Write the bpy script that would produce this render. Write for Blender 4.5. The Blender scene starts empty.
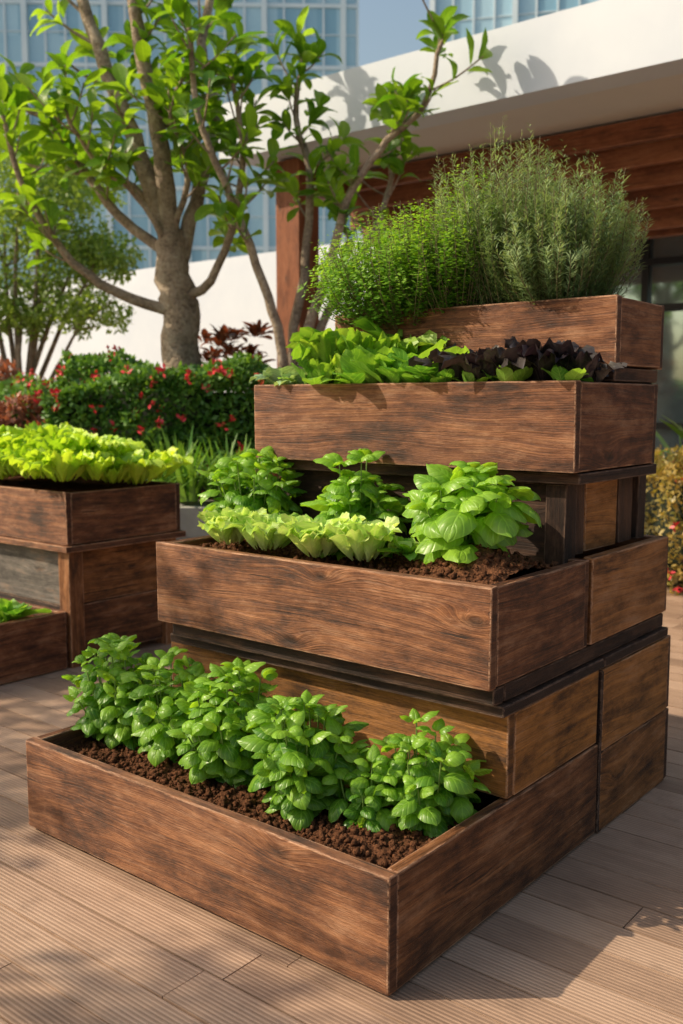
import bpy, bmesh, math, random
import numpy as np
from mathutils import Vector, Matrix
from mathutils import noise as mn
rng=np.random.default_rng(7); random.seed(7)
sc=bpy.context.scene
sc.view_settings.view_transform='Standard'; sc.view_settings.look='None'; sc.view_settings.exposure=0
# ------------------------------------------------------------------ frames
U=np.array([-.777,.629,0.]); U/=np.linalg.norm(U)
W=np.array([.629,.777,0.]); W/=np.linalg.norm(W)
Z=np.array([0,0,1.])
P0=np.array([.110,2.125,0.]); Q0=np.array([-1.42,4.95,0.])
def L(u,w,z,o=P0): return o+u*U+w*W+z*Z
def nrm(a): return a/np.maximum(np.linalg.norm(a,axis=-1,keepdims=True),1e-9)
def link(o,parent=None):
    sc.collection.objects.link(o)
    if parent: o.parent=parent
    return o
def empty(name):
    e=bpy.data.objects.new(name,None); e.empty_display_size=.2; return link(e)
# ------------------------------------------------------------------ mesh accumulator (quads)
class Acc:
    def __init__(s): s.V=[];s.F=[];s.UV=[];s.C=[];s.M=[];s.n=0
    def add(s,V,F,UV=None,C=None,m=0):
        V=np.asarray(V,float).reshape(-1,3);F=np.asarray(F,int).reshape(-1,4)
        s.V.append(V);s.F.append(F+s.n)
        s.UV.append(np.zeros((len(V),2)) if UV is None else UV)
        C=np.array([.5,.5,.5]) if C is None else np.asarray(C,float)
        s.C.append(np.broadcast_to(C,(len(V),3)));s.M.append(np.full(len(F),m));s.n+=len(V)
    def obj(s,name,mats,parent=None,smooth=True):
        V=np.concatenate(s.V);F=np.concatenate(s.F);UV=np.concatenate(s.UV);C=np.concatenate(s.C);M=np.concatenate(s.M)
        me=bpy.data.meshes.new(name)
        me.vertices.add(len(V));me.vertices.foreach_set('co',V.astype(np.float32).ravel())
        me.loops.add(len(F)*4);me.loops.foreach_set('vertex_index',F.astype(np.int32).ravel())
        me.polygons.add(len(F));me.polygons.foreach_set('loop_start',np.arange(0,len(F)*4,4,dtype=np.int32))
        me.polygons.foreach_set('material_index',M.astype(np.int32))
        me.polygons.foreach_set('use_smooth',np.full(len(F),smooth))
        me.update(calc_edges=True)
        ul=me.uv_layers.new(name='UVMap');ul.data.foreach_set('uv',UV[F.ravel()].astype(np.float32).ravel())
        ca=me.color_attributes.new('tint','FLOAT_COLOR','POINT')
        ca.data.foreach_set('color',np.c_[C,np.ones(len(C))].astype(np.float32).ravel())
        for m in (mats if isinstance(mats,(list,tuple)) else [mats]): me.materials.append(m)
        me.validate()
        return link(bpy.data.objects.new(name,me),parent)
def inst(acc,tpl,pos,D,Up,scale,col,m=0,wide=1.):
    tv,tf,tu=tpl;N=len(pos)
    d=nrm(D);s=np.cross(d,Up);s=nrm(s);n=np.cross(s,d)
    scale=np.broadcast_to(np.asarray(scale,float),(N,))
    V=pos[:,None]+scale[:,None,None]*(tv[None,:,0:1]*wide*s[:,None]+tv[None,:,1:2]*d[:,None]+tv[None,:,2:3]*n[:,None])
    F=(tf[None]+(np.arange(N)*len(tv))[:,None,None])
    acc.add(V,F,np.tile(tu,(N,1)),np.repeat(col,len(tv),axis=0),m)
def gridF(nl,nw):
    k=nw+1
    return [(i*k+j,i*k+j+1,(i+1)*k+j+1,(i+1)*k+j) for i in range(nl) for j in range(nw)]
def leaf(nl,nw,wf,cup=0.,droop=0.,ruf=0.,rf=4,fold=0.,ph=0.,up0=0.,puff=0.):
    V=[];UV=[];y=z=0.
    for i in range(nl+1):
        t=i/nl
        if i:
            a=up0-droop*(t-.5/nl); y+=math.cos(a)/nl; z+=math.sin(a)/nl
        w=wf(t)
        for j in range(nw+1):
            q=2*j/nw-1
            zz=z-cup*q*q*w+fold*abs(q)*w+puff*(1-abs(abs(q)-.5)*2)*w*.5
            r=ruf*(abs(q)**1.5)*(t**.7)*math.sin(rf*t*6.283+ph+(2.1 if q>0 else 0))+ruf*.8*(t**4)*math.sin(q*rf*2+ph)
            V.append((q*w,y+r*.3,zz+r));UV.append((q,t))
    return np.array(V),np.array(gridF(nl,nw)),np.array(UV)
def fan(nl,nw,A=.85,cup=.5,ruf=.1,rf=7,ph=0.,curl=0.,crinkle=.02):
    """broad rounded lettuce leaf: cupped bowl with a ruffled margin (normal side faces the heart)"""
    V=[];UV=[]
    for i in range(nl+1):
        t=i/nl
        for j in range(nw+1):
            q=2*j/nw-1;f=q*A*(t**.5)*(1-.2*t*t)
            R=t*(1-.12*q*q+.03*math.sin(q*rf*1.9+ph))
            x=R*math.sin(f)+.03*q;y=R*math.cos(f)
            z=cup*(.55*t*t-.35*t)-curl*max(0,t-.6)**2*3
            e=max(t**3.5,(abs(q)**3)*t)
            w1=math.sin(q*rf+ph+t*3);w2=math.sin(q*rf*2.3+ph*2.3+t*7)
            z+=ruf*e*(w1+.55*w2)+ruf*.8*(abs(q)**3)*t*math.sin(t*rf*1.6+ph+(2 if q>0 else 0))
            y+=ruf*.5*e*math.cos(q*rf+ph)
            z+=crinkle*t*math.sin(q*8+ph)*math.sin(t*13+ph)
            z+=.30*q*q*t*A
            V.append((x,y,z));UV.append((q,t))
    return np.array(V),np.array(gridF(nl,nw)),np.array(UV)
ovate=lambda t:.36*max(0,math.sin(math.pi*min(1,t)**.70))**.75+.004
obov=lambda t:.21*max(0,math.sin(math.pi*t**1.3))**.65+.008
spin=lambda t:.03+.26*(max(0,math.sin(math.pi*max(0,(t-.18)/.86)))**.7 if t>.18 else 0)
def tube(acc,pts,rad,seg=8,col=(.5,.5,.5),m=0,sub=4,wob=0.):
    P=np.array(pts,float);R=np.array(rad,float)
    if len(R)!=len(P): R=np.interp(np.linspace(0,1,len(P)),np.linspace(0,1,len(R)),R)
    Q=[];RR=[]
    n=len(P)
    for i in range(n-1):
        p0,p1,p2,p3=P[max(i-1,0)],P[i],P[i+1],P[min(i+2,n-1)]
        for k in range(sub):
            t=k/sub
            Q.append(.5*((2*p1)+(-p0+p2)*t+(2*p0-5*p1+4*p2-p3)*t*t+(-p0+3*p1-3*p2+p3)*t**3));RR.append(R[i]*(1-t)+R[i+1]*t)
    Q.append(P[-1]);RR.append(R[-1]);Q=np.array(Q);RR=np.array(RR)
    if wob: Q[1:-1]+=rng.normal(0,wob,(len(Q)-2,3))
    T=nrm(np.gradient(Q,axis=0));ref=np.array([.3,.9,.1]);ref=ref/np.linalg.norm(ref)
    V=[];UV=[];ln=0
    for i in range(len(Q)):
        a=ref-T[i]*np.dot(ref,T[i]);a/=np.linalg.norm(a)+1e-9;b=np.cross(T[i],a);ref=a
        if i: ln+=np.linalg.norm(Q[i]-Q[i-1])
        for k in range(seg):
            th=2*math.pi*k/seg;r=RR[i]*(1+(wob*3*math.sin(k*2.3+i*.9) if wob else 0))
            V.append(Q[i]+r*(math.cos(th)*a+math.sin(th)*b));UV.append((ln,k/seg))
    F=[(i*seg+k,i*seg+(k+1)%seg,(i+1)*seg+(k+1)%seg,(i+1)*seg+k) for i in range(len(Q)-1) for k in range(seg)]
    acc.add(V,F,np.array(UV),col,m)
    return Q,T
# ------------------------------------------------------------------ boards with bevel + grain uv
class Boards:
    def __init__(s,o=P0,uv=True): s.a=Acc();s.o=o
    def box(s,u0,u1,w0,w1,z0,z1,tint=None,hue=0.,bev=.005,jit=.002,grain=None,m=0):
        lo=np.array([u0,w0,z0],float);hi=np.array([u1,w1,z1],float)
        d=hi-lo;g=int(np.argmax(d)) if grain is None else grain
        bm=bmesh.new();vs=[]
        for i in range(8):
            c=[(lo if not (i>>k)&1 else hi)[k]+random.uniform(-jit,jit) for k in range(3)]
            vs.append(bm.verts.new(c))
        for f in ((0,2,3,1),(4,5,7,6),(0,1,5,4),(2,6,7,3),(0,4,6,2),(1,3,7,5)): bm.faces.new([vs[k] for k in f])
        bmesh.ops.recalc_face_normals(bm,faces=bm.faces)
        b=min(bev,.3*min(d))
        if b>0: bmesh.ops.bevel(bm,geom=bm.edges[:],offset=b,segments=2,affect='EDGES',profile=.6)
        r1,r2=random.uniform(0,50),random.uniform(0,50)
        t=random.random() if tint is None else tint
        V=[];F=[];UV=[];C=[]
        bm.normal_update()
        for f in bm.faces:
            nn=np.abs(np.array(f.normal));ax=int(np.argmax(nn))
            co=[np.array(v.co) for v in f.verts]
            if ax==g: a1,a2=[k for k in range(3) if k!=g]; eg=1.
            else: a1=g;a2=3-g-ax;eg=0.
            if nn[ax]<.995: eg=.5
            idx=[]
            for c in co:
                V.append(s.o+c[0]*U+c[1]*W+c[2]*Z)
                UV.append((c[a1]+r1+ax*.37,c[a2]+r2+ax*1.3));C.append((t,hue,eg));idx.append(len(V)-1)
            idx=idx[::-1]
            if len(idx)==3: idx.append(idx[2])
            if len(idx)==4: F.append(idx)
            else:
                for k in range(1,len(idx)-1): F.append([idx[0],idx[k],idx[k+1],idx[k+1]])
        bm.free()
        V=np.array(V);F=np.array(F)
        for q in F:
            if q[2]==q[3]:
                V=np.vstack([V,(V[q[2]]+V[q[0]])/2]);UV.append(tuple((np.array(UV[q[2]])+np.array(UV[q[0]]))/2));C.append(C[q[0]]);q[3]=len(V)-1
        s.a.add(V,F,np.array(UV),np.array(C),m)
    def obj(s,name,mats,parent=None): return s.a.obj(name,mats,parent,smooth=False)
# ------------------------------------------------------------------ materials
def new(name):
    m=bpy.data.materials.new(name);m.use_nodes=True;nt=m.node_tree
    return m,nt,nt.nodes['Principled BSDF'],nt.nodes['Material Output']
def nd(nt,t,ins=None,**k):
    n=nt.nodes.new(t)
    for a,b in k.items(): setattr(n,a,b)
    if ins:
        for a,b in ins.items():
            if isinstance(b,bpy.types.NodeSocket): nt.links.new(b,n.inputs[a])
            else: n.inputs[a].default_value=b
    return n
def mth(nt,op,a,b=0.,c=None,cl=False):
    i={0:a,1:b}
    if c is not None:i[2]=c
    n=nd(nt,'ShaderNodeMath',i,operation=op);n.use_clamp=cl;return n.outputs[0]
def mix(nt,f,a,b,bt='MIX'):
    n=nt.nodes.new('ShaderNodeMix');n.data_type='RGBA';n.blend_type=bt
    for k,v in ((0,f),(6,a),(7,b)):
        if isinstance(v,bpy.types.NodeSocket): nt.links.new(v,n.inputs[k])
        else: n.inputs[k].default_value=v if k==0 else (*v,1.)[:4]
    return n.outputs[2]
def ramp(nt,f,st):
    n=nt.nodes.new('ShaderNodeValToRGB');nt.links.new(f,n.inputs[0]);e=n.color_ramp.elements
    while len(e)<len(st): e.new(.5)
    for k,(p,c) in enumerate(st): e[k].position=p;e[k].color=(*c,1)
    return n.outputs[0]
def noise(nt,vec,scale,detail=4,rough=.55,dist=0.):
    return nd(nt,'ShaderNodeTexNoise',{'Vector':vec,'Scale':scale,'Detail':detail,'Roughness':rough,'Distortion':dist}).outputs[0]
def comb(nt,x,y,z=0.): return nd(nt,'ShaderNodeCombineXYZ',{0:x,1:y,2:z}).outputs[0]
def bump(nt,h,st,dist): return nd(nt,'ShaderNodeBump',{'Height':h,'Strength':st,'Distance':dist}).outputs[0]
def L_(nt,a,b): nt.links.new(a,b)
def wood(name,dark,mid,light,orange=(.46,.19,.035),rough=.58,scuff=(.40,.225,.13)):
    m,nt,b,o=new(name)
    uv=nd(nt,'ShaderNodeSeparateXYZ',{0:nd(nt,'ShaderNodeUVMap').outputs[0]});u,v=uv.outputs[0],uv.outputs[1]
    at=nd(nt,'ShaderNodeAttribute',attribute_name='tint');sp=nd(nt,'ShaderNodeSeparateColor',{0:at.outputs[0]})
    t,h,e=sp.outputs[0],sp.outputs[1],sp.outputs[2]
    vo=nd(nt,'ShaderNodeTexVoronoi',{'Vector':comb(nt,mth(nt,'MULTIPLY',u,1.5),mth(nt,'MULTIPLY',v,3.6)),'Scale':1.},voronoi_dimensions='2D')
    gate=mth(nt,'GREATER_THAN',nd(nt,'ShaderNodeSeparateColor',{0:vo.outputs['Color']}).outputs[0],.45)
    kd=vo.outputs['Distance']
    knot=mth(nt,'MULTIPLY',mth(nt,'SUBTRACT',1.,mth(nt,'MULTIPLY',kd,13.),cl=True),gate)
    knw=mth(nt,'MULTIPLY',mth(nt,'POWER',mth(nt,'SUBTRACT',1.,mth(nt,'MULTIPLY',kd,3.6),cl=True),2.),gate)
    nb=noise(nt,comb(nt,mth(nt,'MULTIPLY',u,1.0),mth(nt,'MULTIPLY',v,4.)),1.,2)
    ph=mth(nt,'ADD',mth(nt,'ADD',mth(nt,'MULTIPLY',v,150.),mth(nt,'MULTIPLY',nb,30.)),mth(nt,'MULTIPLY',knw,14.))
    band=mth(nt,'POWER',mth(nt,'MULTIPLY_ADD',mth(nt,'SINE',ph),.5,.5),2.)
    fine=noise(nt,comb(nt,mth(nt,'MULTIPLY',u,1.8),mth(nt,'ADD',mth(nt,'ADD',mth(nt,'MULTIPLY',v,200.),mth(nt,'MULTIPLY',nb,24.)),mth(nt,'MULTIPLY',knw,9.))),1.,5,.78)
    big=noise(nt,comb(nt,mth(nt,'MULTIPLY',u,2.4),mth(nt,'MULTIPLY',v,6.),3.),1.5,5,.72)
    f=mth(nt,'ADD',mth(nt,'ADD',mth(nt,'MULTIPLY',fine,.74),mth(nt,'MULTIPLY',band,.07)),mth(nt,'MULTIPLY',big,.66))
    f=mth(nt,'ADD',f,mth(nt,'MULTIPLY_ADD',t,.22,-.345))
    c=ramp(nt,f,[(.30,dark),(.50,mid),(.74,light)])
    co=ramp(nt,f,[(.28,tuple(x*.14 for x in orange)),(.50,tuple(x*.66 for x in orange)),(.74,tuple(x*1.3 for x in orange))])
    c=mix(nt,h,c,co)
    c=mix(nt,mth(nt,'MULTIPLY',knot,.85),c,(.012,.006,.004))
    rough_n=noise(nt,comb(nt,mth(nt,'MULTIPLY',u,6.),mth(nt,'MULTIPLY',v,30.),4.),1.,6,.82)
    sc_=mth(nt,'MULTIPLY',mth(nt,'SUBTRACT',mth(nt,'MULTIPLY_ADD',big,.6,mth(nt,'MULTIPLY',rough_n,.7)),.68,cl=True),7.,cl=True)
    c=mix(nt,mth(nt,'MULTIPLY',sc_,.48),c,scuff)
    st=mth(nt,'MULTIPLY',mth(nt,'SUBTRACT',.59,mth(nt,'MULTIPLY_ADD',big,.85,mth(nt,'MULTIPLY',rough_n,.35)),cl=True),6.,cl=True)
    c=mix(nt,mth(nt,'MULTIPLY',st,.75),c,tuple(x*.8 for x in dark))
    crk=mth(nt,'GREATER_THAN',noise(nt,comb(nt,mth(nt,'MULTIPLY',u,1.6),mth(nt,'MULTIPLY',v,80.),9.),1.,2,.6),.685)
    c=mix(nt,mth(nt,'MULTIPLY',crk,.75),c,(.008,.004,.003))
    eg=mth(nt,'GREATER_THAN',e,.8);ew=mth(nt,'SUBTRACT',mth(nt,'GREATER_THAN',e,.3),eg)
    c=mix(nt,mth(nt,'MULTIPLY',eg,.5),c,dark)
    ewn=mth(nt,'MULTIPLY',ew,mth(nt,'MULTIPLY_ADD',rough_n,5.,-2.1,cl=True))
    c=mix(nt,mth(nt,'MULTIPLY',ewn,.8),c,tuple(min(1,x*1.4+.03) for x in scuff))
    L_(nt,c,b.inputs['Base Color'])
    L_(nt,mth(nt,'MULTIPLY_ADD',fine,.4,rough-.18),b.inputs['Roughness']);b.inputs['Specular IOR Level'].default_value=.35
    hgt=mth(nt,'ADD',mth(nt,'ADD',fine,mth(nt,'MULTIPLY',rough_n,.8)),mth(nt,'ADD',mth(nt,'MULTIPLY',knot,-.4),mth(nt,'MULTIPLY',crk,-.6)))
    L_(nt,bump(nt,hgt,1.,.006),b.inputs['Normal'])
    return m
M_wood=wood('stained_wood',(.024,.009,.005),(.150,.054,.022),(.40,.172,.072))
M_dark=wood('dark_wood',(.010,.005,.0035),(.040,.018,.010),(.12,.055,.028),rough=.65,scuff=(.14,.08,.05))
M_perg=wood('pergola_wood',(.12,.036,.016),(.22,.070,.028),(.30,.11,.048),scuff=(.30,.13,.065))
M_grey=wood('grey_wood',(.05,.045,.04),(.14,.12,.105),(.26,.235,.21),rough=.7)
def deckmat():
    m,nt,b,o=new('deck_wood')
    uv=nd(nt,'ShaderNodeSeparateXYZ',{0:nd(nt,'ShaderNodeUVMap').outputs[0]});u,v=uv.outputs[0],uv.outputs[1]
    at=nd(nt,'ShaderNodeAttribute',attribute_name='tint');sp=nd(nt,'ShaderNodeSeparateColor',{0:at.outputs[0]})
    fine=noise(nt,comb(nt,mth(nt,'MULTIPLY',u,5.),mth(nt,'MULTIPLY',v,160.),sp.outputs[1]),1.,3,.65)
    big=noise(nt,comb(nt,mth(nt,'MULTIPLY',u,1.3),mth(nt,'MULTIPLY',v,2.5)),1.6,6,.68)
    f=mth(nt,'ADD',mth(nt,'MULTIPLY',fine,.4),mth(nt,'ADD',mth(nt,'MULTIPLY',big,.55),mth(nt,'MULTIPLY_ADD',sp.outputs[0],.24,-.08)))
    gr=mth(nt,'MULTIPLY_ADD',mth(nt,'SINE',mth(nt,'MULTIPLY',v,2*math.pi/.0136)),.5,.5)
    c=ramp(nt,f,[(.26,(.21,.132,.090)),(.52,(.41,.270,.185)),(.8,(.58,.405,.29))])
    c=mix(nt,mth(nt,'MULTIPLY',mth(nt,'POWER',mth(nt,'SUBTRACT',1.,gr),3.),.36),c,(.09,.055,.038))
    dirt=mth(nt,'MULTIPLY',mth(nt,'SUBTRACT',noise(nt,comb(nt,mth(nt,'MULTIPLY',u,3.),mth(nt,'MULTIPLY',v,4.),7.),2.,5,.72),.54,cl=True),5.,cl=True)
    c=mix(nt,mth(nt,'MULTIPLY',dirt,.45),c,(.16,.105,.075))
    L_(nt,c,b.inputs['Base Color']);b.inputs['Roughness'].default_value=.5;b.inputs['Specular IOR Level'].default_value=.35
    L_(nt,bump(nt,mth(nt,'ADD',gr,mth(nt,'MULTIPLY',fine,.4)),.4,.003),b.inputs['Normal'])
    return m
M_deck=deckmat()
def leafmat(name,c0,c1,tr=.35,rough=.4,vein=.35,tcol=None,sv=9.,bmp=.5,spec=.5,heart=None):
    m,nt,b,o=new(name)
    uv=nd(nt,'ShaderNodeSeparateXYZ',{0:nd(nt,'ShaderNodeUVMap').outputs[0]});q,v=uv.outputs[0],uv.outputs[1]
    at=nd(nt,'ShaderNodeAttribute',attribute_name='tint');sp=nd(nt,'ShaderNodeSeparateColor',{0:at.outputs[0]})
    f=sp.outputs[0]
    if vein or bmp:
        geo=nd(nt,'ShaderNodeNewGeometry');no=noise(nt,geo.outputs['Position'],45.,1)
        f=mth(nt,'ADD',f,mth(nt,'MULTIPLY_ADD',no,.5,-.25),cl=True)
    c=mix(nt,f,c0,c1)
    if heart: c=mix(nt,mth(nt,'SUBTRACT',1.,mth(nt,'MULTIPLY',v,1.5),cl=True),c,heart)
    if vein:
        aq=mth(nt,'ABSOLUTE',q)
        mid=mth(nt,'SUBTRACT',1.,mth(nt,'MULTIPLY',aq,11.),cl=True)
        s=mth(nt,'SINE',mth(nt,'MULTIPLY',mth(nt,'SUBTRACT',v,mth(nt,'MULTIPLY',aq,.32)),sv*6.283))
        side=mth(nt,'MULTIPLY',mth(nt,'POWER',mth(nt,'MULTIPLY_ADD',s,.5,.5),9.),.6)
        vv=mth(nt,'MAXIMUM',mid,side)
        c=mix(nt,mth(nt,'MULTIPLY',vv,vein),c,tuple(min(1,x*1.6+.03) for x in c1))
        if bmp: L_(nt,bump(nt,mth(nt,'SUBTRACT',mth(nt,'MULTIPLY',no,.5),vv),bmp,.003),b.inputs['Normal'])
    L_(nt,c,b.inputs['Base Color']);b.inputs['Roughness'].default_value=rough
    b.inputs['Specular IOR Level'].default_value=spec
    tl=nd(nt,'ShaderNodeBsdfTranslucent')
    tc=mix(nt,1.,c,tcol or (1.9,1.7,.7),'MULTIPLY');L_(nt,tc,tl.inputs[0])
    mx=nd(nt,'ShaderNodeMixShader',{0:tr});L_(nt,b.outputs[0],mx.inputs[1]);L_(nt,tl.outputs[0],mx.inputs[2])
    L_(nt,mx.outputs[0],o.inputs[0]);return m
M_basil=leafmat('basil_leaf',(.070,.21,.016),(.27,.48,.045),tr=.42,rough=.34,sv=5.,vein=.35)
M_lett=leafmat('lettuce_leaf',(.34,.58,.09),(.66,.82,.28),tr=.40,rough=.42,vein=.25,sv=5.,tcol=(1.35,1.25,.8),heart=(.6,.7,.36),bmp=.3)
M_frill=leafmat('frilly_lettuce_leaf',(.28,.50,.03),(.60,.78,.08),tr=.42,rough=.45,vein=.1,bmp=.3,tcol=(1.5,1.4,.6))
M_frill2=leafmat('curly_lettuce_leaf',(.12,.30,.03),(.42,.60,.08),tr=.42,rough=.45,vein=.2,bmp=.3,tcol=(1.5,1.4,.6))
M_green=leafmat('greens_leaf',(.08,.25,.03),(.28,.50,.07),tr=.38,rough=.38,sv=6.)
M_savoy=leafmat('cabbage_leaf',(.16,.29,.14),(.32,.46,.27),tr=.25,rough=.5,vein=.6,bmp=.6)
M_purple=leafmat('dark_lettuce_leaf',(.018,.012,.020),(.060,.052,.045),tr=.12,rough=.36,tcol=(1.4,.9,1.),vein=.25,bmp=.3,spec=.5)
M_thyme=leafmat('thyme_leaf',(.08,.24,.02),(.29,.48,.06),tr=.4,vein=0,bmp=0,rough=.5)
M_rose=leafmat('rosemary_leaf',(.11,.20,.07),(.34,.44,.20),tr=.3,vein=0,bmp=0,rough=.55,tcol=(1.5,1.4,.8))
M_tree=leafmat('tree_leaf',(.05,.15,.012),(.20,.34,.03),tr=.5,rough=.34,sv=8.,tcol=(2.1,1.9,.55))
M_small=leafmat('small_tree_leaf',(.12,.22,.04),(.26,.38,.10),tr=.45,vein=0,bmp=0,rough=.5)
M_hedge=leafmat('hedge_leaf',(.04,.13,.015),(.15,.30,.05),tr=.3,vein=0,bmp=0,rough=.45)
M_redl=leafmat('red_leaf',(.16,.07,.04),(.38,.16,.09),tr=.3,vein=0,bmp=0,tcol=(1.8,1.2,.7))
M_crot=leafmat('croton_leaf',(.07,.04,.02),(.22,.09,.04),tr=.3,vein=.4,bmp=0,tcol=(2.,1.,.7))
M_yell=leafmat('golden_leaf',(.20,.20,.05),(.52,.38,.12),tr=.35,vein=0,bmp=0)
M_strap=leafmat('strap_leaf',(.07,.20,.02),(.20,.36,.06),tr=.35,vein=.2,bmp=0)
def simple(name,col,rough=.6,ns=0.,c2=None,scale=8.,bst=0.,metal=0.,spec=.5):
    m,nt,b,o=new(name);g=nd(nt,'ShaderNodeNewGeometry')
    if c2:
        n=noise(nt,g.outputs['Position'],scale,5,.6);c=ramp(nt,n,[(.3,col),(.7,c2)]);L_(nt,c,b.inputs['Base Color'])
        if bst: L_(nt,bump(nt,n,bst,.01),b.inputs['Normal'])
    else: b.inputs['Base Color'].default_value=(*col,1)
    b.inputs['Roughness'].default_value=rough;b.inputs['Metallic'].default_value=metal;b.inputs['Specular IOR Level'].default_value=spec
    return m
M_soil=simple('soil',(.028,.012,.007),.95,c2=(.20,.085,.040),scale=120.,bst=1.,spec=.1)
M_stem=simple('green_stem',(.12,.22,.04),.5,c2=(.2,.3,.07),scale=20.)
M_wstem=simple('woody_stem',(.10,.08,.04),.8,c2=(.18,.16,.08),scale=40.)
M_flow=simple('red_flower',(.6,.02,.03),.5,c2=(.75,.06,.08))
M_pave=simple('paving_stone',(.30,.27,.24),.8,c2=(.42,.38,.34),scale=3.)
M_stone=simple('light_stone',(.42,.40,.37),.75,c2=(.55,.53,.5),scale=6.,bst=.2)
M_white=simple('white_render',(.47,.52,.60),.6,c2=(.54,.585,.65),scale=1.2)
M_soff=simple('soffit_plaster',(.5,.49,.48),.8,c2=(.56,.55,.54),scale=1.)
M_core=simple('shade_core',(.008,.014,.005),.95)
M_frame=simple('dark_metal_frame',(.03,.03,.035),.4,metal=.6)
M_mull=simple('hazy_aluminium',(.48,.60,.68),.45,c2=(.58,.68,.74),scale=.3)  # metal toned near the glass blue, distance haze put into its colour
def barkmat():
    m,nt,b,o=new('bark');g=nd(nt,'ShaderNodeNewGeometry')
    n1=noise(nt,g.outputs['Position'],5.,5,.65);n2=noise(nt,g.outputs['Position'],38.,4,.7)
    f=mth(nt,'ADD',mth(nt,'MULTIPLY',n1,.55),mth(nt,'MULTIPLY',n2,.45))
    L_(nt,ramp(nt,f,[(.36,(.13,.09,.06)),(.5,(.33,.25,.18)),(.64,(.52,.43,.33))]),b.inputs['Base Color'])
    b.inputs['Roughness'].default_value=.9;L_(nt,bump(nt,f,1.,.06),b.inputs['Normal']);return m
M_bark=barkmat()
def glassmat(name,c0,c1,sx,sz,rough=.12,metal=.2):
    m,nt,b,o=new(name);tc=nd(nt,'ShaderNodeTexCoord');s=nd(nt,'ShaderNodeSeparateXYZ',{0:tc.outputs['Object']})
    a=mth(nt,'FLOOR',mth(nt,'DIVIDE',mth(nt,'ADD',s.outputs[0],s.outputs[1]),sx));z=mth(nt,'FLOOR',mth(nt,'DIVIDE',s.outputs[2],sz))
    w=nd(nt,'ShaderNodeTexWhiteNoise',{'Vector':comb(nt,a,z)}).outputs[0]
    lo=noise(nt,tc.outputs['Object'],.12,3)
    f=mth(nt,'ADD',mth(nt,'MULTIPLY',w,.45),mth(nt,'MULTIPLY',lo,.6))
    L_(nt,ramp(nt,f,[(.2,c0),(.8,c1)]),b.inputs['Base Color']);b.inputs['Roughness'].default_value=rough;b.inputs['Metallic'].default_value=metal
    return m
M_tower=glassmat('hazy_tower_glass',(.17,.35,.48),(.42,.61,.72),1.2,1.8,.2,.1)  # distance haze painted in: glass colour lightened towards pale blue
M_glass=glassmat('shopfront_glass',(.30,.45,.55),(.50,.66,.75),1.2,1.4,.06,.8)
# ------------------------------------------------------------------ ground + deck
a=Acc();a.add([(-400,-400,-.03),(400,-400,-.03),(400,400,-.03),(-400,400,-.03)],[(0,1,2,3)])
a.obj('ground',M_pave,smooth=False)
a=Acc()
bw=.14;w=-5.5
while w<8.6:
    u=-9.+random.uniform(-2.5,0)
    while u<12:
        ln=random.choice([2.4,3.0,3.6]);t=random.random();r=random.uniform(0,99);dz=random.uniform(-.001,.0008)
        u1=u+ln-.004
        P=[L(u,w,-.025),L(u1,w,-.025),L(u1,w+bw-.006,-.025),L(u,w+bw-.006,-.025),L(u,w,dz),L(u1,w,dz),L(u1,w+bw-.006,dz),L(u,w+bw-.006,dz)]
        uv=np.array([(u+r,0),(u1+r,0),(u1+r,bw),(u+r,bw)]*2);uv[:,1]+=w
        a.add(P,[(4,7,6,5),(0,4,5,1),(1,5,6,2),(2,6,7,3),(3,7,4,0)],uv,(t,r,0))
        u+=ln
    w+=bw
a.obj('wooden_deck',M_deck,smooth=False)
# ------------------------------------------------------------------ soil
def soil(name,o,u0,u1,w0,w1,z,parent,mounds=(),clods=500):
    a=Acc();nu=max(8,int((u1-u0)/.008));nw=max(8,int((w1-w0)/.008))
    uu=np.linspace(u0,u1,nu+1);ww=np.linspace(w0,w1,nw+1)
    def h(u,w):
        q=z+.018*mn.noise(Vector((u*7,w*7,z*3)))+.010*mn.noise(Vector((u*30,w*30,z*3)))+.007*mn.noise(Vector((u*75,w*75,z)))
        for (mu,mw,mr,mh) in mounds: q+=mh*math.exp(-((u-mu)**2+(w-mw)**2)/(mr*mr))
        return q
    V=[L(u,w_,h(u,w_),o) for u in uu for w_ in ww]
    a.add(V,gridF(nu,nw))
    cv=np.array([(x,y,zz) for x in(-.5,.5) for y in(-.5,.5) for zz in(-.5,.5)],float);cq=np.array([(0,1,3,2),(4,6,7,5),(0,4,5,1),(2,3,7,6),(0,2,6,4),(1,5,7,3)])
    for _ in range(clods):
        u=random.uniform(u0,u1);w_=random.uniform(w0,w1);s=random.choice([.003,.003,.004,.005,.007,.012])*random.uniform(.7,1.4)
        R=np.array(Matrix.Rotation(random.uniform(0,6),3,Vector((random.random(),random.random(),random.random()+.1))))
        a.add((cv*(1+rng.normal(0,.25,(8,3)))*s)@R+L(u,w_,h(u,w_)+s*.3,o),cq)
    return a.obj(name,M_soil,parent,smooth=True)
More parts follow.
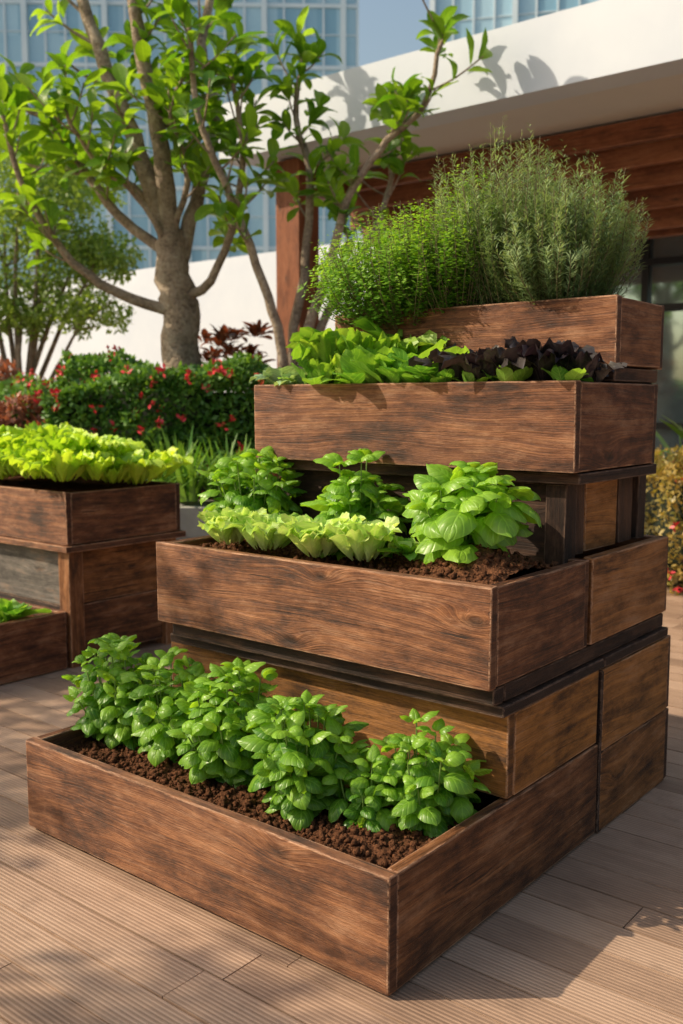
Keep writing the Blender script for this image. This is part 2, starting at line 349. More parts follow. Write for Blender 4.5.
# ------------------------------------------------------------------ main tiered planter
pl=empty('tiered_wooden_planter')
th=.034
def tray(B,u0,u1,w0,w1,z0,z1,hue=0.,hs=0.,t=None,m=0):
    B.box(u0,u1,w0,w0+th,z0,z1,hue=hue,tint=t,m=m)
    B.box(u0+.003,u1-.003,w1-th,w1,z0,z1-.002,hue=hue,m=m)
    B.box(u0,u0+th,w0+th+.001,w1-th-.001,z0+.002,z1-.003,hue=hs,m=m,tint=.45)
    B.box(u1-th,u1,w0+th+.001,w1-th-.001,z0+.002,z1-.003,hue=hs,m=m)
B=Boards()
B.box(0,1.47,0,th,.012,.307,tint=.6,hue=.05)
B.box(.0,th,th+.001,1.135,.010,.304,tint=.45,hue=.15)
B.box(1.47-th,1.47,th+.001,1.135,.010,.304)
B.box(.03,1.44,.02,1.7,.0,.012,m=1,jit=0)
B.obj('ground_tray',[M_wood,M_dark],pl)
B=Boards()
B.box(.004,1.385,.555,.555+th,.310,.553,tint=.55,hue=.7)
B.box(.002,.002+th,.555+th+.001,1.13,.309,.551,tint=.7,hue=.8)
B.box(1.385-th,1.385,.555+th+.001,1.13,.309,.551)
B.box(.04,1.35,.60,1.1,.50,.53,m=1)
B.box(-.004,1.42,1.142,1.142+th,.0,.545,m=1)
for z0,z1,t,h in ((.006,.272,.5,.4),(.277,.548,.68,.65)):
    B.box(-.006,-.006+th,1.150,1.715,z0,z1,tint=t,hue=h)
    B.box(1.40,1.40+th,1.150,1.715,z0,z1)
    B.box(-.004,1.43,1.716,1.716+th,z0,z1)
B.obj('lower_block',[M_wood,M_dark],pl)
B=Boards()
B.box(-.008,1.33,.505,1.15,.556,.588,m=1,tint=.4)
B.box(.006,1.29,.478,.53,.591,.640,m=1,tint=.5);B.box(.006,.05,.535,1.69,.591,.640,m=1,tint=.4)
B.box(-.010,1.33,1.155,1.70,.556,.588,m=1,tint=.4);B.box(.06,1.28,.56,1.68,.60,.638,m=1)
tray(B,0,1.325,.445,1.045,.643,.920,t=.6,hs=0.05,hue=.05)
B.box(-.004,-.004+th,1.052,1.672,.648,.922,tint=.7,hue=.4)
B.box(1.28,1.31,1.052,1.672,.648,.922);B.box(0,1.31,1.674,1.70,.648,.92)
B.obj('second_tier_box',[M_wood,M_dark],pl)
B=Boards()
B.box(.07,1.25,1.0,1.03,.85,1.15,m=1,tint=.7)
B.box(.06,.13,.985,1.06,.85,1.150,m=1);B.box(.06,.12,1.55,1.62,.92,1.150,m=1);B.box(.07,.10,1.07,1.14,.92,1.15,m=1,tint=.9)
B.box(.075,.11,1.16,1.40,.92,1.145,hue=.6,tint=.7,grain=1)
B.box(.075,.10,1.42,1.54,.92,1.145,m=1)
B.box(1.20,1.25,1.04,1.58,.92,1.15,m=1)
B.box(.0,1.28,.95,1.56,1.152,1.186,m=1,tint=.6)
tray(B,0,1.30,.910,1.545,1.189,1.463,t=.5)
B.obj('third_tier_box',[M_wood,M_dark],pl)
B=Boards()
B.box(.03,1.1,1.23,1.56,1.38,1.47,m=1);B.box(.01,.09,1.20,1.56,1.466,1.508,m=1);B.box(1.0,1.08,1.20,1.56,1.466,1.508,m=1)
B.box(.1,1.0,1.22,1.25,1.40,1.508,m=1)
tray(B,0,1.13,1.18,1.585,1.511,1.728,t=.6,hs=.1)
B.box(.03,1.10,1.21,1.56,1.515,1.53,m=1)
B.obj('top_tier_box',[M_wood,M_dark],pl)
soil('soil_bed',P0,.03,1.44,.03,.56,.245,pl,mounds=[(.2,.3,.12,.02),(.9,.3,.2,.015)],clods=7000)
soil('soil_bed_second',P0,.03,1.28,.47,1.01,.885,pl,mounds=[(.17,.68,.17,.10),(1.2,.85,.1,.06)],clods=4000)
soil('soil_bed_third',P0,.03,1.27,.94,1.52,1.425,pl,clods=50)
soil('soil_bed_top',P0,.03,1.10,1.21,1.56,1.69,pl,clods=50)
# ------------------------------------------------------------------ plants
def rcol(n,lo=.0,hi=1.): return np.c_[rng.uniform(lo,hi,n),rng.random(n),rng.random(n)]
basT=[leaf(8,6,ovate,cup=.4,droop=d,ruf=.035,rf=2,ph=p,up0=u0,puff=.4) for d,p,u0 in ((1.0,0,.3),(1.5,1,.45),(.6,2,.2),(2.0,3,.6))]
def basil(name,base,R,H,nst,ll,lean=(0,0),nn=5,up=0.,cb=0.):
    a=Acc();ga=2.39996
    pos=[];D=[];Up=[];S=[];Cc=[]
    for i in range(nst):
        r=math.sqrt((i+.4)/nst);az=i*ga+random.uniform(-.4,.4)
        top=np.array([base[0]+R*.74*r*math.cos(az)+lean[0],base[1]+R*.74*r*math.sin(az)+lean[1],base[2]+H*(1-.45*r*r)*random.uniform(.70,1.03)])
        b0=base+np.array([.02*math.cos(az),.02*math.sin(az),-.01]);mid=(b0*.55+top*.45)+np.array([.0,.0,.03*H])+np.array([math.cos(az),math.sin(az),0])*R*.12*r
        Q,T=tube(a,[b0,mid,top],[.004,.003,.002],5,(.5,.5,.5),1,sub=6)
        tw=random.uniform(0,3);sl=random.uniform(.82,1.18);sc0=random.gauss(0,.14)
        for k in range(nn):
            t=.26+.74*k/(nn-1);p=Q[int(t*(len(Q)-1))]
            last=k==nn-1
            for j in range(4 if last else 2):
                aa=tw+k*1.571+j*(math.pi if not last else math.pi/2)+random.uniform(-.4,.4)
                out=np.array([math.cos(aa),math.sin(aa),0.])
                rad=np.array([math.cos(az),math.sin(az),0.])*r
                d=out+rad*.5+Z*((random.uniform(.2,.9) if last else random.uniform(-.6,.25))+up)
                pos.append(p+out*.01);D.append(d);Up.append(Z+rad*.5+out*.1+rng.normal(0,.28,3))
                S.append(sl*ll*(random.uniform(.5,.85) if last else random.uniform(.68,1.25)));Cc.append((np.clip(sc0+cb+(.70 if last else .38)+random.gauss(0,.2),0,1),random.random(),0))
    pos=np.array(pos);D=np.array(D);Up=np.array(Up);S=np.array(S);Cc=np.array(Cc)
    idx=rng.integers(0,len(basT),len(pos))
    for k in range(len(basT)):
        q=idx==k
        if q.any(): inst(a,basT[k],pos[q],D[q],Up[q],S[q],Cc[q],0,)
    return a.obj(name,[M_basil,M_stem])
bz=.25
basil('basil_plant',L(.17,.41,bz),.17,.30,17,.080)
basil('basil_plant',L(.31,.31,bz),.13,.20,9,.072)
basil('basil_plant',L(.50,.27,bz),.19,.36,24,.084)
basil('basil_plant',L(.81,.30,bz),.21,.35,26,.086)
basil('basil_plant',L(1.09,.32,bz),.18,.33,21,.086,cb=.12)
basil('basil_plant',L(1.37,.31,bz),.20,.36,25,.086,lean=(-.02,0))
basil('large_leaf_basil_plant',L(.25,.72,.95),.20,.30,15,.125,nn=4,cb=.25)
basil('basil_plant',L(.72,.80,.88),.18,.36,17,.100,nn=5,cb=.1)
basil('basil_plant',L(1.24,.84,.90),.21,.36,20,.098,nn=5)
lettT=[fan(9,16,A=a_,cup=c,ruf=r,rf=f,ph=p,curl=k) for a_,c,r,f,p,k in ((1.0,.7,.075,8,0,.35),(.9,.5,.085,9,1,.7),(1.1,.6,.075,8.5,2,.25),(1.,.8,.085,10,4,.9))]
frilT=[fan(9,20,A=a_,cup=c,ruf=r,rf=f,ph=p,curl=k,crinkle=.03) for a_,c,r,f,p,k in ((1.1,.5,.085,10,0,.3),(1.0,.6,.095,12,1,.6),(1.2,.4,.085,11,2,.2),(1.,.5,.10,13,4,.8))]
spinT=[leaf(9,5,spin,cup=-.25,droop=d,ruf=.035,rf=2,ph=p,up0=.2) for d,p in ((.5,0),(.9,1),(1.3,2),(.2,4))]
def rosette(a,c,n,Ln,T,m=0,p0=78,p1=18,lo=0,hi=1,wide=1.,r0=.02,S0=.55):
    i=np.arange(n);r=i/max(1,n-1);az=i*2.39996+rng.uniform(-.25,.25,n)
    el=np.radians(p0+(p1-p0)*r**.9+rng.normal(0,6,n))
    out=np.c_[np.cos(az),np.sin(az),np.zeros(n)]
    D=out*np.cos(el)[:,None]+Z*np.sin(el)[:,None]
    Up=Z*np.cos(el)[:,None]-out*np.sin(el)[:,None]+rng.normal(0,.15,(n,3))
    pos=np.asarray(c)+out*(r0*r[:,None]);S=Ln*(S0+(1-S0)*r)*rng.uniform(.8,1.18,n)
    col=rcol(n,lo,hi);col[:,0]=np.clip(col[:,0]+.25*(1-r)-.1,0,1);idx=rng.integers(0,len(T),n)
    for k in range(len(T)):
        q=idx==k
        if q.any(): inst(a,T[k],pos[q],D[q],Up[q],S[q],col[q],m,wide)
for u,w_,s in ((1.11,.60,.145),(.92,.575,.135),(.70,.575,.15),(.54,.60,.14)):
    a=Acc();rosette(a,L(u,w_,.92),38,s,lettT,0,94,42,wide=.66,S0=.66,r0=.05);a.obj('lettuce_plant',M_lett)
a=Acc();rosette(a,L(.40,.64,.94),26,.08,spinT,0,80,20);a.obj('seedling_plant',M_thyme)
# third tier greens: mixed small heads
z3=1.44
a=Acc();rosette(a,L(1.23,1.02,z3),18,.12,lettT,0,90,38);rosette(a,L(1.13,.99,z3),14,.10,lettT,0,88,38);a.obj('savoy_cabbage_plant',M_savoy)
for u,w_,s,n in ((1.05,1.12,.24,30),(1.13,1.22,.25,22),(.93,1.12,.26,30),(.98,1.03,.16,22),(.84,1.2,.27,22)):
    a=Acc();rosette(a,L(u,w_,z3),n,s,frilT,0,96,52,lo=.0,hi=.9,wide=.42,r0=.09,S0=.6);a.obj('curly_lettuce_plant',M_frill2)
for u,w_,s,n in ((.84,1.02,.17,30),(.74,1.06,.19,32),(.66,1.0,.15,28),(.56,1.03,.17,28),(1.04,.98,.12,20)):
    a=Acc();rosette(a,L(u,w_,z3),n,s,spinT,0,90,36,wide=1.25,r0=.07);a.obj('spinach_plant',M_green)
for u,w_,s,n in ((.45,1.05,.18,26),(.31,1.03,.18,28),(.17,1.05,.19,30),(.08,1.09,.14,16)):
    a=Acc();rosette(a,L(u,w_,z3),n,s,frilT,0,92,42,r0=.05,wide=.6);a.obj('dark_leaf_lettuce_plant',M_purple)
for u,w_ in ((.38,.965),(.06,.96),(.50,.96),(.25,.96)):
    a=Acc();rosette(a,L(u,w_,z3),12,.085,spinT,0,80,38,r0=.03,wide=1.3);a.obj('seedling_plant',M_green)
# thyme + rosemary
small=leaf(2,2,lambda t:.36*math.sin(math.pi*min(.98,max(.05,t)))+.01,cup=.2,droop=.5)
needle=leaf(2,1,lambda t:.075*math.sin(math.pi*min(.95,max(.12,t))),cup=0,droop=.5)
def sprigs(name,cu,cw,ru,rw,z0,H,n,nl,ll,tpl,mat,spread=.35,lo=0,hi=1,whorl=.006,upb=.5,shape=.45,t0=.05,wig=.022):
    a=Acc();
    th_=rng.uniform(0,6.283,n);r=np.sqrt(rng.random(n))
    pu=cu+ru*r*np.cos(th_)*.62;pw=cw+rw*r*np.sin(th_)*.7
    hh=H*(1-shape*r**2.2)*rng.uniform(.62,1.03,n)
    lump=np.array([mn.noise(Vector((x*5,y*5,cu*7))) for x,y in zip(pu,pw)]);hh*=1+.30*lump
    P=[];D=[];Up=[];C=[];S=[]
    for i in range(n):
        b=L(pu[i],pw[i],z0);out=(U*math.cos(th_[i])*ru+W*math.sin(th_[i])*rw*1.3)*r[i]
        tip=b+out*(spread/.35)*.55+Z*hh[i]+rng.normal(0,wig,3)
        mid=(b+tip)/2+out*.2+rng.normal(0,wig*.6,3)
        t=np.linspace(0,1,7)[:,None];cv=b*(1-t)**2+2*mid*t*(1-t)+tip*t*t
        if i%2==0: tube(a,cv[::3],[.0022,.0016,.001],3,(.5,.5,.5),1,sub=2)
        tt=rng.uniform(t0,1.,nl)**.85
        p=b*(1-tt[:,None])**2+2*mid*(tt*(1-tt))[:,None]+tip*(tt*tt)[:,None]
        ax=nrm((tip-mid)[None])[0];aa=rng.uniform(0,6.283,nl)
        e1=np.cross(ax,[.3,.2,.9]);e1/=np.linalg.norm(e1);e2=np.cross(ax,e1)
        o=e1*np.cos(aa)[:,None]+e2*np.sin(aa)[:,None]
        P.append(p+o*whorl*rng.random((nl,1)));D.append(o+ax*upb+rng.normal(0,.15,(nl,3)));Up.append(ax-o*.3+rng.normal(0,.1,(nl,3)))
        base=random.uniform(lo,hi);C.append(np.c_[np.clip(base*.6+.5*tt*tt+rng.normal(0,.1,nl)-.05,0,1),aa,aa]);S.append(ll*rng.uniform(.7,1.2,nl)*(1-.35*(tt>.93)))
    inst(a,tpl,np.concatenate(P),np.concatenate(D),np.concatenate(Up),np.concatenate(S),np.concatenate(C),0)
    return a.obj(name,[mat,M_wstem])
sprigs('thyme_bush',.90,1.34,.30,.26,1.66,.52,600,46,.018,small,M_thyme,whorl=.02,shape=.5,spread=.40)
sprigs('thyme_bush',.69,1.36,.26,.24,1.69,.52,440,44,.018,small,M_thyme,whorl=.02,shape=.45)
sprigs('rosemary_bush',.49,1.40,.24,.22,1.69,.61,330,95,.027,needle,M_rose,upb=.9,shape=.35,spread=.4,wig=.018)
sprigs('rosemary_bush',.29,1.38,.21,.22,1.69,.59,350,95,.027,needle,M_rose,upb=.9,shape=.5,spread=.40,wig=.018)
# ------------------------------------------------------------------ second planter (left)
p2=empty('raised_wooden_planter')
B=Boards(Q0)
B.box(0,1.6,0,th,.66,.936,tint=.5);B.box(.003,1.6,.78-th,.78,.66,.934)
B.box(0,th,th+.001,.78-th-.001,.662,.933,tint=.4);B.box(1.6-th,1.6,th+.001,.75,.662,.933)
B.box(-.02,1.62,-.02,.80,.622,.657,tint=.7)
B.obj('upper_box',[M_wood,M_dark],p2)
B=Boards(Q0)
for u in (.02,1.49):
    for w_ in (.02,.67): B.box(u,u+.09,w_,w_+.09,0,.620,grain=2,hue=.15)
B.box(.05,.08,.115,.665,.33,.615,grain=1,tint=.6,hue=.3);B.box(.05,.08,.115,.665,.04,.325,grain=1,tint=.4,hue=.1)
B.box(.12,1.48,.06,.09,.315,.615,m=2,tint=.5);B.box(.12,1.48,.06,.09,.02,.312,m=1)
B.box(.1,1.5,.72,.75,.02,.615,m=1)
B.obj('legs_and_panels',[M_wood,M_dark,M_grey],p2)
B=Boards(Q0)
B.box(.03,1.6,-.66,-.66+th,.01,.31);B.box(.03,.03+th,-.62,.0,.008,.308,tint=.55);B.box(1.57,1.6,-.62,.0,.01,.308)
B.box(.04,1.6,-.02,.015,.01,.306)
B.obj('lower_box',[M_wood,M_dark],p2)
soil('soil_upper',Q0,.03,1.57,.03,.75,.90,p2,clods=20);soil('soil_lower',Q0,.06,1.57,-.62,-.03,.26,p2,clods=200)
for i in range(10):
    for j in range(5):
        a=Acc();u=.08+.155*i+random.uniform(-.03,.03);w_=.08+.148*j+random.uniform(-.02,.02)
        inner=(j not in(0,4)) and i>0
        rosette(a,L(u,w_,.94+.06*random.random()+.09*inner,Q0),24,random.uniform(.17,.24),frilT,0,94,38,lo=0,hi=1,wide=.52,r0=.06,S0=.6)
        a.obj('frilly_lettuce_plant',M_frill)
for u in (.2,.5,.8):
    a=Acc();rosette(a,L(u,-.25,.27,Q0),22,.2,spinT,0,80,20,wide=1.2);a.obj('chard_plant',M_green)
# ------------------------------------------------------------------ trees
treeT=[leaf(8,2,obov,cup=0,droop=d,fold=.35,up0=u0,ruf=.02,rf=2,ph=d) for d,u0 in ((.5,.1),(1.0,.3),(1.5,.5),(.2,0))]
def bigtree(name,Y0,branches,trunk,tw_n,ll,nleaf,X0=0.,tl=(.15,.5)):
    e=empty(name);a=Acc();lf=Acc()
    if trunk: tube(a,[(x+X0,Y0+y,z) for x,y,z in trunk[0]],trunk[1],14,sub=5,wob=.012)
    P=[];D=[];Up=[];S=[];C=[]
    def whorl(p,ax,n,clump):
        e1=np.cross(ax,[.31,.22,.91]);e1/=np.linalg.norm(e1)+1e-9;e2=np.cross(ax,e1)
        for k in range(n):
            aa=k*2.4+random.random();o=e1*math.cos(aa)+e2*math.sin(aa);t=k/n
            P.append(p-ax*.24*(1-t)*random.uniform(.5,1.3)+o*.01);D.append(o*random.uniform(.5,1.)+ax*random.uniform(.1,1.)+Z*random.uniform(-.2,.3))
            Up.append(ax*.7-o*.5+Z*.6+rng.normal(0,.25,3));S.append(ll*random.uniform(.6,1.2));C.append((np.clip(clump+random.gauss(0,.22),0,1),0,0))
    for pts,r0,r1,y1,f0 in branches:
        n=len(pts);pp=[(x+X0,Y0+y1*(i/(n-1))**1.2,z) for i,(x,z) in enumerate(pts)]
        Q,T=tube(a,pp,[r0,r1],8,sub=5,wob=.006)
        whorl(Q[-1],T[-1],nleaf,.6)
        for k in range(tw_n):
            t=f0+(1-f0)*(k+random.random())/tw_n;i=min(len(Q)-2,int(t*(len(Q)-1)))
            d=rng.normal(0,1,3);d[2]=abs(d[2])*.6+.2;d=d/np.linalg.norm(d)+T[i]*.3;d/=np.linalg.norm(d)
            ln=random.uniform(*tl);p=Q[i];q=p+d*ln+Z*.05
            tube(a,[p,p+d*ln*.5,q],[max(.008,(r0+(r1-r0)*t)*.35),.006],5,sub=3)
            whorl(q,nrm((d+Z*.3)[None])[0],random.randint(nleaf-3,nleaf+1),random.uniform(.1,.95))
    P=np.array(P);D=np.array(D);Up=np.array(Up);S=np.array(S);C=np.array(C);idx=rng.integers(0,4,len(P))
    for k in range(4):
        q=idx==k;inst(lf,treeT[k],P[q],D[q],Up[q],S[q],C[q])
    a.obj('trunk_and_branches',M_bark,e);lf.obj('leaves',M_tree,e)
BT=[([(-1.38,2.65),(-1.63,3.4),(-1.87,4.0),(-2.08,4.6),(-2.2,5.1)],.09,.035,.3,.3),
 ([(-1.38,2.65),(-1.43,3.4),(-1.55,4.08),(-1.6,4.55),(-1.6,5.2)],.085,.035,-.3,.3),
 ([(-1.34,2.4),(-1.19,3.0),(-1.02,3.7),(-1.14,4.3),(-1.0,5.0)],.07,.03,.4,.3),
 ([(-1.3,2.1),(-1.79,2.26),(-2.12,2.5),(-2.44,3.0),(-2.56,3.55)],.05,.018,-.4,.5),
 ([(-1.37,2.55),(-1.9,3.0),(-2.3,3.6),(-2.77,3.86)],.05,.018,.2,.35),
 ([(-1.32,2.2),(-.98,2.46),(-.76,3.2),(-.82,3.85)],.045,.016,-.5,.4),
 ([(-1.36,2.6),(-1.6,3.0),(-1.85,3.2),(-2.0,3.5)],.03,.012,-.8,.3),
 ([(-1.38,2.7),(-1.7,3.15),(-2.2,3.3),(-2.7,3.4)],.03,.012,.5,.35),
 ([(-1.37,2.7),(-1.2,3.2),(-1.3,3.5),(-1.15,3.8)],.03,.012,-.6,.2)]
bigtree('broadleaf_tree',8.,BT,
 ([(-1.27,0,.45),(-1.28,0,1.0),(-1.29,0,1.5),(-1.32,.02,2.0),(-1.36,0,2.4),(-1.38,0,2.75)],[.21,.18,.165,.15,.145,.10]),11,.24,8)
bigtree('multi_stem_tree',7.6,[
 ([(-.5,.5),(-.45,1.7),(-.6,2.3),(-.86,3.0),(-1.05,3.5),(-1.1,4.1)],.05,.018,-.3,.45),
 ([(-.44,.5),(-.38,1.8),(-.28,2.5),(-.25,3.2),(-.36,3.6),(-.3,4.1)],.05,.018,.3,.45),
 ([(-.4,.5),(-.28,1.8),(-.1,2.4),(.05,2.95),(.35,3.35),(.62,3.6),(.76,4.15)],.05,.016,-.1,.45),
 ([(-.42,.5),(-.25,1.7),(0,2.3),(.26,2.75),(.4,3.2),(.43,3.7)],.045,.016,.4,.4)],None,12,.22,8)
ltl=leaf(2,2,lambda t:.28*math.sin(math.pi*min(.97,max(.05,t))),droop=.4)
def finetree(name,base,H,clumps,nl,ll,mat,tr=.09,flat=.45):
    e=empty(name);a=Acc();lf=Acc();b=np.array(base,float);f=b+np.array([.05,0,H*.45])
    tube(a,[b,b+(f-b)*.5+np.array([.05,0,0]),f],[tr,tr*.7],8,wob=.008)
    for (x,y,z,r) in clumps:
        c=b+np.array([x,y,z]);Q,T=tube(a,[f-Z*random.uniform(0,.5),(f+c)/2+rng.normal(0,.08,3),c],[.035,.01],6,wob=.006)
        for _ in range(5):
            d=rng.normal(0,1,3);d/=np.linalg.norm(d);tube(a,[c-(c-f)*.2,c+d*r*.8*np.array([1,1,.6])],[.01,.004],4,sub=3)
        d=nrm(rng.normal(0,1,(nl,3)));p=c+d*(r*rng.random((nl,1))**.45)*np.array([1,1,flat])
        p[:,2]+=.06*np.sin(p[:,0]*14)
        inst(lf,ltl,p,rng.normal(0,1,(nl,3))-Z*.3,rng.normal(0,.6,(nl,3))+Z,ll*rng.uniform(.6,1.2,nl),rcol(nl,.1,1) )
    a.obj('trunk_and_branches',M_bark,e);lf.obj('leaves',mat,e)
finetree('slender_tree',(-3.5,10.5,0),3.2,[(-.5,0,2.5,.6),(.3,.2,2.7,.6),(.8,-.1,2.35,.5),(-.1,.1,3.2,.7),(.7,.2,3.1,.6),(-.8,0,3.2,.6),(.2,-.2,3.8,.7),(-.5,.2,4.1,.65),(.95,0,2.9,.45),(-1.2,0,2.7,.6),(.6,.3,3.7,.55),(.1,0,2.3,.45),(.4,-.3,3.4,.6)],1200,.07,M_small)
finetree('shade_tree',(-6.0,2.7,0),3.4,[(.5,.3,3.3,.42),(1.0,-.8,3.5,.35),(-.5,.5,3.8,.5),(.8,1.1,3.1,.42),(-.9,-.6,3.4,.5),(1.4,.4,3.6,.32),(.2,1.7,3.5,.45),(-.2,-1.4,3.6,.4)],170,.12,M_small,.12)
# ------------------------------------------------------------------ hedges / beds
def shrubmass(name,x0,x1,y0,y1,z0,z1,n,ll,mat,flowers=0,lump=.18,lo=0,hi=1,fm=None,freq=2.,fs=.045):
    a=Acc()
    cx,cy,cz=(x0+x1)/2,(y0+y1)/2,(z0+z1)/2;s=.80
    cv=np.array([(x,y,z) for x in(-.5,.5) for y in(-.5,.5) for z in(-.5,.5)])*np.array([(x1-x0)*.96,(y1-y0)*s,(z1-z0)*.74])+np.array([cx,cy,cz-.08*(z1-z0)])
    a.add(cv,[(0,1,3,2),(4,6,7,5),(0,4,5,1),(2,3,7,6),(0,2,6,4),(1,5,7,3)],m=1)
    x=rng.uniform(x0,x1,n);y=rng.uniform(y0,y1,n);z=rng.uniform(z0,z1,n)
    k=rng.random(n);top=k<.45;fr=(k>=.45)&(k<.85);sd=k>=.85
    dep=rng.exponential(.035,n)
    z[top]=z1-dep[top];y[fr]=y0+dep[fr];x[sd]=np.where(rng.random(sd.sum())<.5,x0+dep[sd],x1-dep[sd])
    nv=np.array([mn.noise(Vector((p*freq,q*freq,r*freq))) for p,q,r in zip(x,y,z)]);n2=np.array([mn.noise(Vector((p*7,q*7,r*7))) for p,q,r in zip(x,y,z)])
    rr=1-.15*((y-cy)/(y1-y0)*2)**2
    z=z0+(z-z0)*(rr+lump*nv*1.4+.06*n2);y=y+(nv*lump+.06*n2)*(y<cy)*-.6
    P=np.c_[x,y,z];D=rng.normal(0,1,(n,3))+np.array([0,-.5,.5]);Up=rng.normal(0,.6,(n,3))+np.array([0,-.4,1])
    inst(a,ltl,P,D,Up,ll*rng.uniform(.6,1.25,n),np.c_[np.clip(.5*(lo+hi)+(hi-lo)*(.6*n2+rng.normal(0,.2,n)),0,1),k,k])
    if flowers:
        q=rng.choice(np.where(~sd)[0],flowers);c=np.repeat(P[q],6,0)+rng.normal(0,.012,(flowers*6,3))+np.array([0,-.04,.03])
        inst(a,ltl,c,rng.normal(0,1,(len(c),3))+np.array([0,-.7,.4]),rng.normal(0,1,(len(c),3)),fs,rcol(len(c)),2)
    return a.obj(name,[mat,M_core,fm or M_flow])
shrubmass('flowering_hedge',-2.15,-.55,7.0,8.0,.75,1.66,18000,.055,M_hedge,90)
shrubmass('flowering_hedge',-4.6,-2.15,7.6,8.6,.6,1.52,10000,.06,M_hedge,240,lo=.2)
shrubmass('red_foliage_hedge',-4.8,-1.9,7.2,7.6,.6,1.36,8000,.055,M_redl,60)
shrubmass('red_foliage_hedge',-5.5,-2.0,9.2,9.9,.6,1.68,7000,.07,M_redl,60)
shrubmass('low_border_shrubs',-2.3,-.2,6.9,7.15,.55,.95,4500,.05,M_redl,0,lo=0,hi=1)
shrubmass('golden_hedge',2.35,4.6,6.9,7.8,.0,1.0,12000,.045,M_yell,160,lump=.12)
a=Acc()
for i in range(26):
    c=np.array([-.95+random.uniform(-.25,.25),8.3+random.uniform(-.2,.2),1.75+random.uniform(-.25,.25)])
    rosette(a,c,12,.2,treeT,0,80,10,wide=.8,r0=.05)
a.obj('croton_shrub',M_crot)
grT=[leaf(6,1,lambda t:.035*(1-t)**.6+.004,droop=d,up0=.3) for d in (.8,1.4,2.,.3)]
a=Acc()
for i in range(14): rosette(a,np.array([-.95+random.uniform(-.25,.3),6.45+random.uniform(-.15,.15),.75]),24,.5,grT,0,88,50,r0=.06)
a.obj('ornamental_grass',M_strap)
a=Acc()
for i in range(9): rosette(a,np.array([2.95+.25*i,8.3+random.uniform(-.2,.2),.75]),16,.75,grT,0,88,40,wide=2.6,r0=.08)
a.obj('strap_leaf_plants',M_strap)
def wbox(a,x0,x1,y0,y1,z0,z1,m=0,bev=0):
    V=[(x,y,z) for x in(x0,x1) for y in(y0,y1) for z in(z0,z1)]
    a.add(V,[(0,1,3,2),(4,6,7,5),(0,4,5,1),(2,3,7,6),(0,2,6,4),(1,5,7,3)],m=m)
def lbox(a,u0,u1,w0,w1,z0,z1,m=0,o=P0):
    V=[L(u,w_,z,o) for u in(u0,u1) for w_ in(w0,w1) for z in(z0,z1)]
    a.add(V,[(0,1,3,2),(4,6,7,5),(0,4,5,1),(2,3,7,6),(0,2,6,4),(1,5,7,3)],m=m)
e=empty('raised_garden_bed')
a=Acc();wbox(a,-6,-.1,6.75,6.87,0,.62);wbox(a,-6,-.1,9.9,10.02,0,.62);wbox(a,-.22,-.1,6.87,9.9,0,.618);wbox(a,-6,-5.88,6.87,9.9,0,.618);a.obj('stone_kerb',M_stone,e,False)
a=Acc();wbox(a,-5.88,-.22,6.87,9.9,.0,.56);a.obj('bed_soil',M_soil,e,False)
a=Acc();wbox(a,-1.35,-.75,6.2,6.7,.0,.72);a.obj('grass_planter_box',M_stone,None,False)
# ------------------------------------------------------------------ pavilion
e=empty('garden_pavilion')
a=Acc();lbox(a,-9,5.7,5.0,5.3,3.69,4.21);lbox(a,-9,5.7,5.3,13,3.75,4.19);a.obj('white_roof_slab',M_white,e,False)
a=Acc();lbox(a,-9,5.65,5.32,12.9,3.72,3.748);a.obj('soffit',M_soff,e,False)
B=Boards()
for k in range(5): B.box(-8.8,5.4,6.2+.22*k,6.28+.22*k,3.52-.14*k,3.70-.14*k,bev=.008,jit=0)
B.box(-8.8,5.4,7.25,7.35,2.92,3.70,bev=.008,jit=0)
for u in np.arange(-8,5.5,1.2): B.box(u,u+.09,6.3,8.9,3.50,3.70,jit=0)
for u in (5.02,-.6,-6.): B.box(u,u+.30,5.38,5.68,0,3.70,bev=.01,jit=0,grain=2)
B.box(5.08,5.24,5.7,6.2,3.4,3.6,jit=0)
B.obj('timber_frame',M_perg,e)
a=Acc();lbox(a,-9,5.6,9.0,9.05,0,3.7);a.obj('window_glass',M_glass,e,False)
a=Acc()
for u in np.arange(-9,5.6,1.2): lbox(a,u,u+.07,8.93,8.998,0,3.6)
for z in (.02,1.1,2.4,2.9): lbox(a,-9,5.6,8.90,8.928,z,z+.07)
a.obj('window_frames',M_frame,e,False)
a=Acc();lbox(a,5.75,22,9.0,9.25,0,3.6);a.obj('white_garden_wall',M_white,None,False)
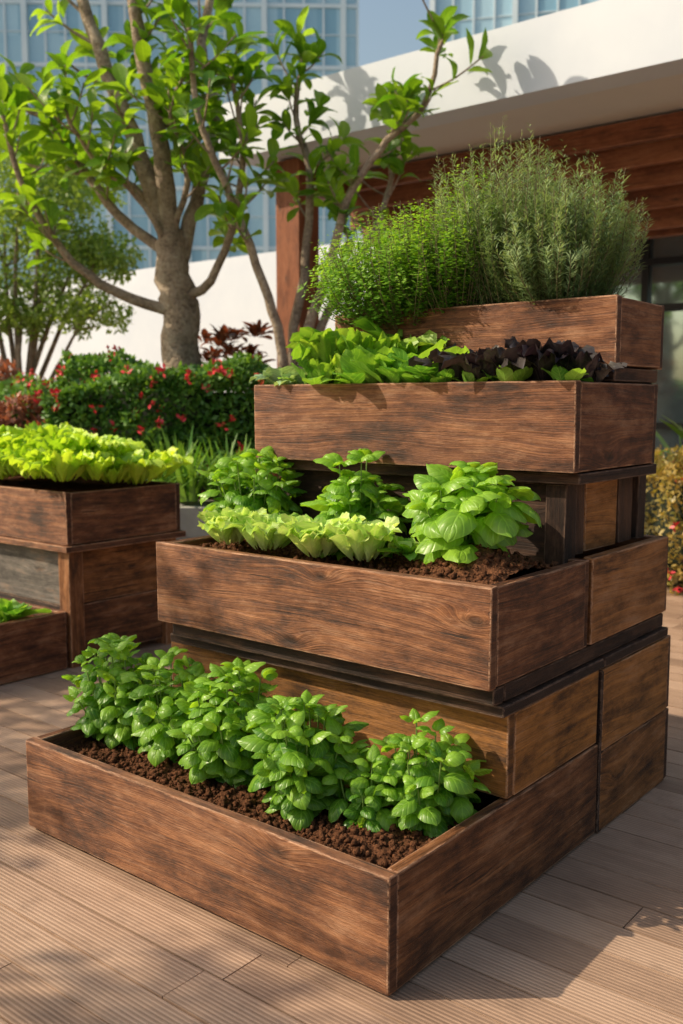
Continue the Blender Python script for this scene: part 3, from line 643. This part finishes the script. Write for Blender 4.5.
# ------------------------------------------------------------------ towers
def tower(name,x0,x1,y0,y1,h,yaw,fx=1.2,fz=3.6,piv=None):
    e=empty(name);a=Acc();wbox(a,x0,x1,y0,y1,0,h);a.obj('glass_facade',M_tower,e,False)
    a=Acc()
    for i,x in enumerate(np.arange(x0,x1+.01,fx)): s=.06 if i%4 else .16;wbox(a,x-s,x+s,y0-(.12 if i%4 else .35),y0-.003,0,h)
    for y in np.arange(y0,y1+.01,fx): wbox(a,x1+.003,x1+.15,y-.06,y+.06,0,h);wbox(a,x0-.15,x0-.003,y-.06,y+.06,0,h)
    for z in np.arange(0,h,fz):
        wbox(a,x0-.1,x1+.1,y0-.1,y0-.005,z,z+.22);wbox(a,x1+.006,x1+.1,y0,y1,z,z+.22);wbox(a,x0-.1,x0-.006,y0,y1,z,z+.22)
        wbox(a,x0,x1,y0-.06,y0-.008,z+2.0,z+2.06)
    a.obj('mullions',M_mull,e,False)
    e.location=Vector(piv);e.rotation_euler=(0,0,yaw)
    return e
tower('glass_office_tower',-44,0,0,30,75,math.radians(2),piv=(.9,62,0))
tower('glass_office_building',0,30,0,25,60,math.radians(-14),piv=(5.4,60,0))
# ------------------------------------------------------------------ light
s=np.array([-.96,-.04,0]);s=s/np.linalg.norm(s);el=math.radians(37)
sv=Vector((s[0]*math.cos(el),s[1]*math.cos(el),math.sin(el)))
ld=bpy.data.lights.new('sun','SUN');ld.energy=5.0;ld.angle=math.radians(.6);ld.color=(1,.85,.64)
lo=link(bpy.data.objects.new('sun',ld));lo.rotation_euler=(-sv).to_track_quat('-Z','Y').to_euler()
wd=bpy.data.worlds.new('World');sc.world=wd;wd.use_nodes=True;nt=wd.node_tree
sk=nt.nodes.new('ShaderNodeTexSky');sk.sky_type='NISHITA';sk.sun_disc=False;sk.sun_elevation=el;sk.sun_rotation=math.atan2(sv.x,sv.y);sk.dust_density=4.;sk.air_density=1.6;sk.ozone_density=.6
nt.links.new(sk.outputs[0],nt.nodes['Background'].inputs[0]);nt.nodes['Background'].inputs[1].default_value=.15
# ------------------------------------------------------------------ camera
cd=bpy.data.cameras.new('camera');cam=link(bpy.data.objects.new('camera',cd))
cam.location=(0,0,1.4);cam.rotation_euler=(math.radians(83.5),0,0)
cd.sensor_fit='VERTICAL';cd.sensor_height=24;cd.lens=967/1024*24;cd.clip_end=1500;cd.clip_start=.05
cd.dof.use_dof=True;cd.dof.focus_distance=2.75;cd.dof.aperture_fstop=2.1
sc.camera=cam
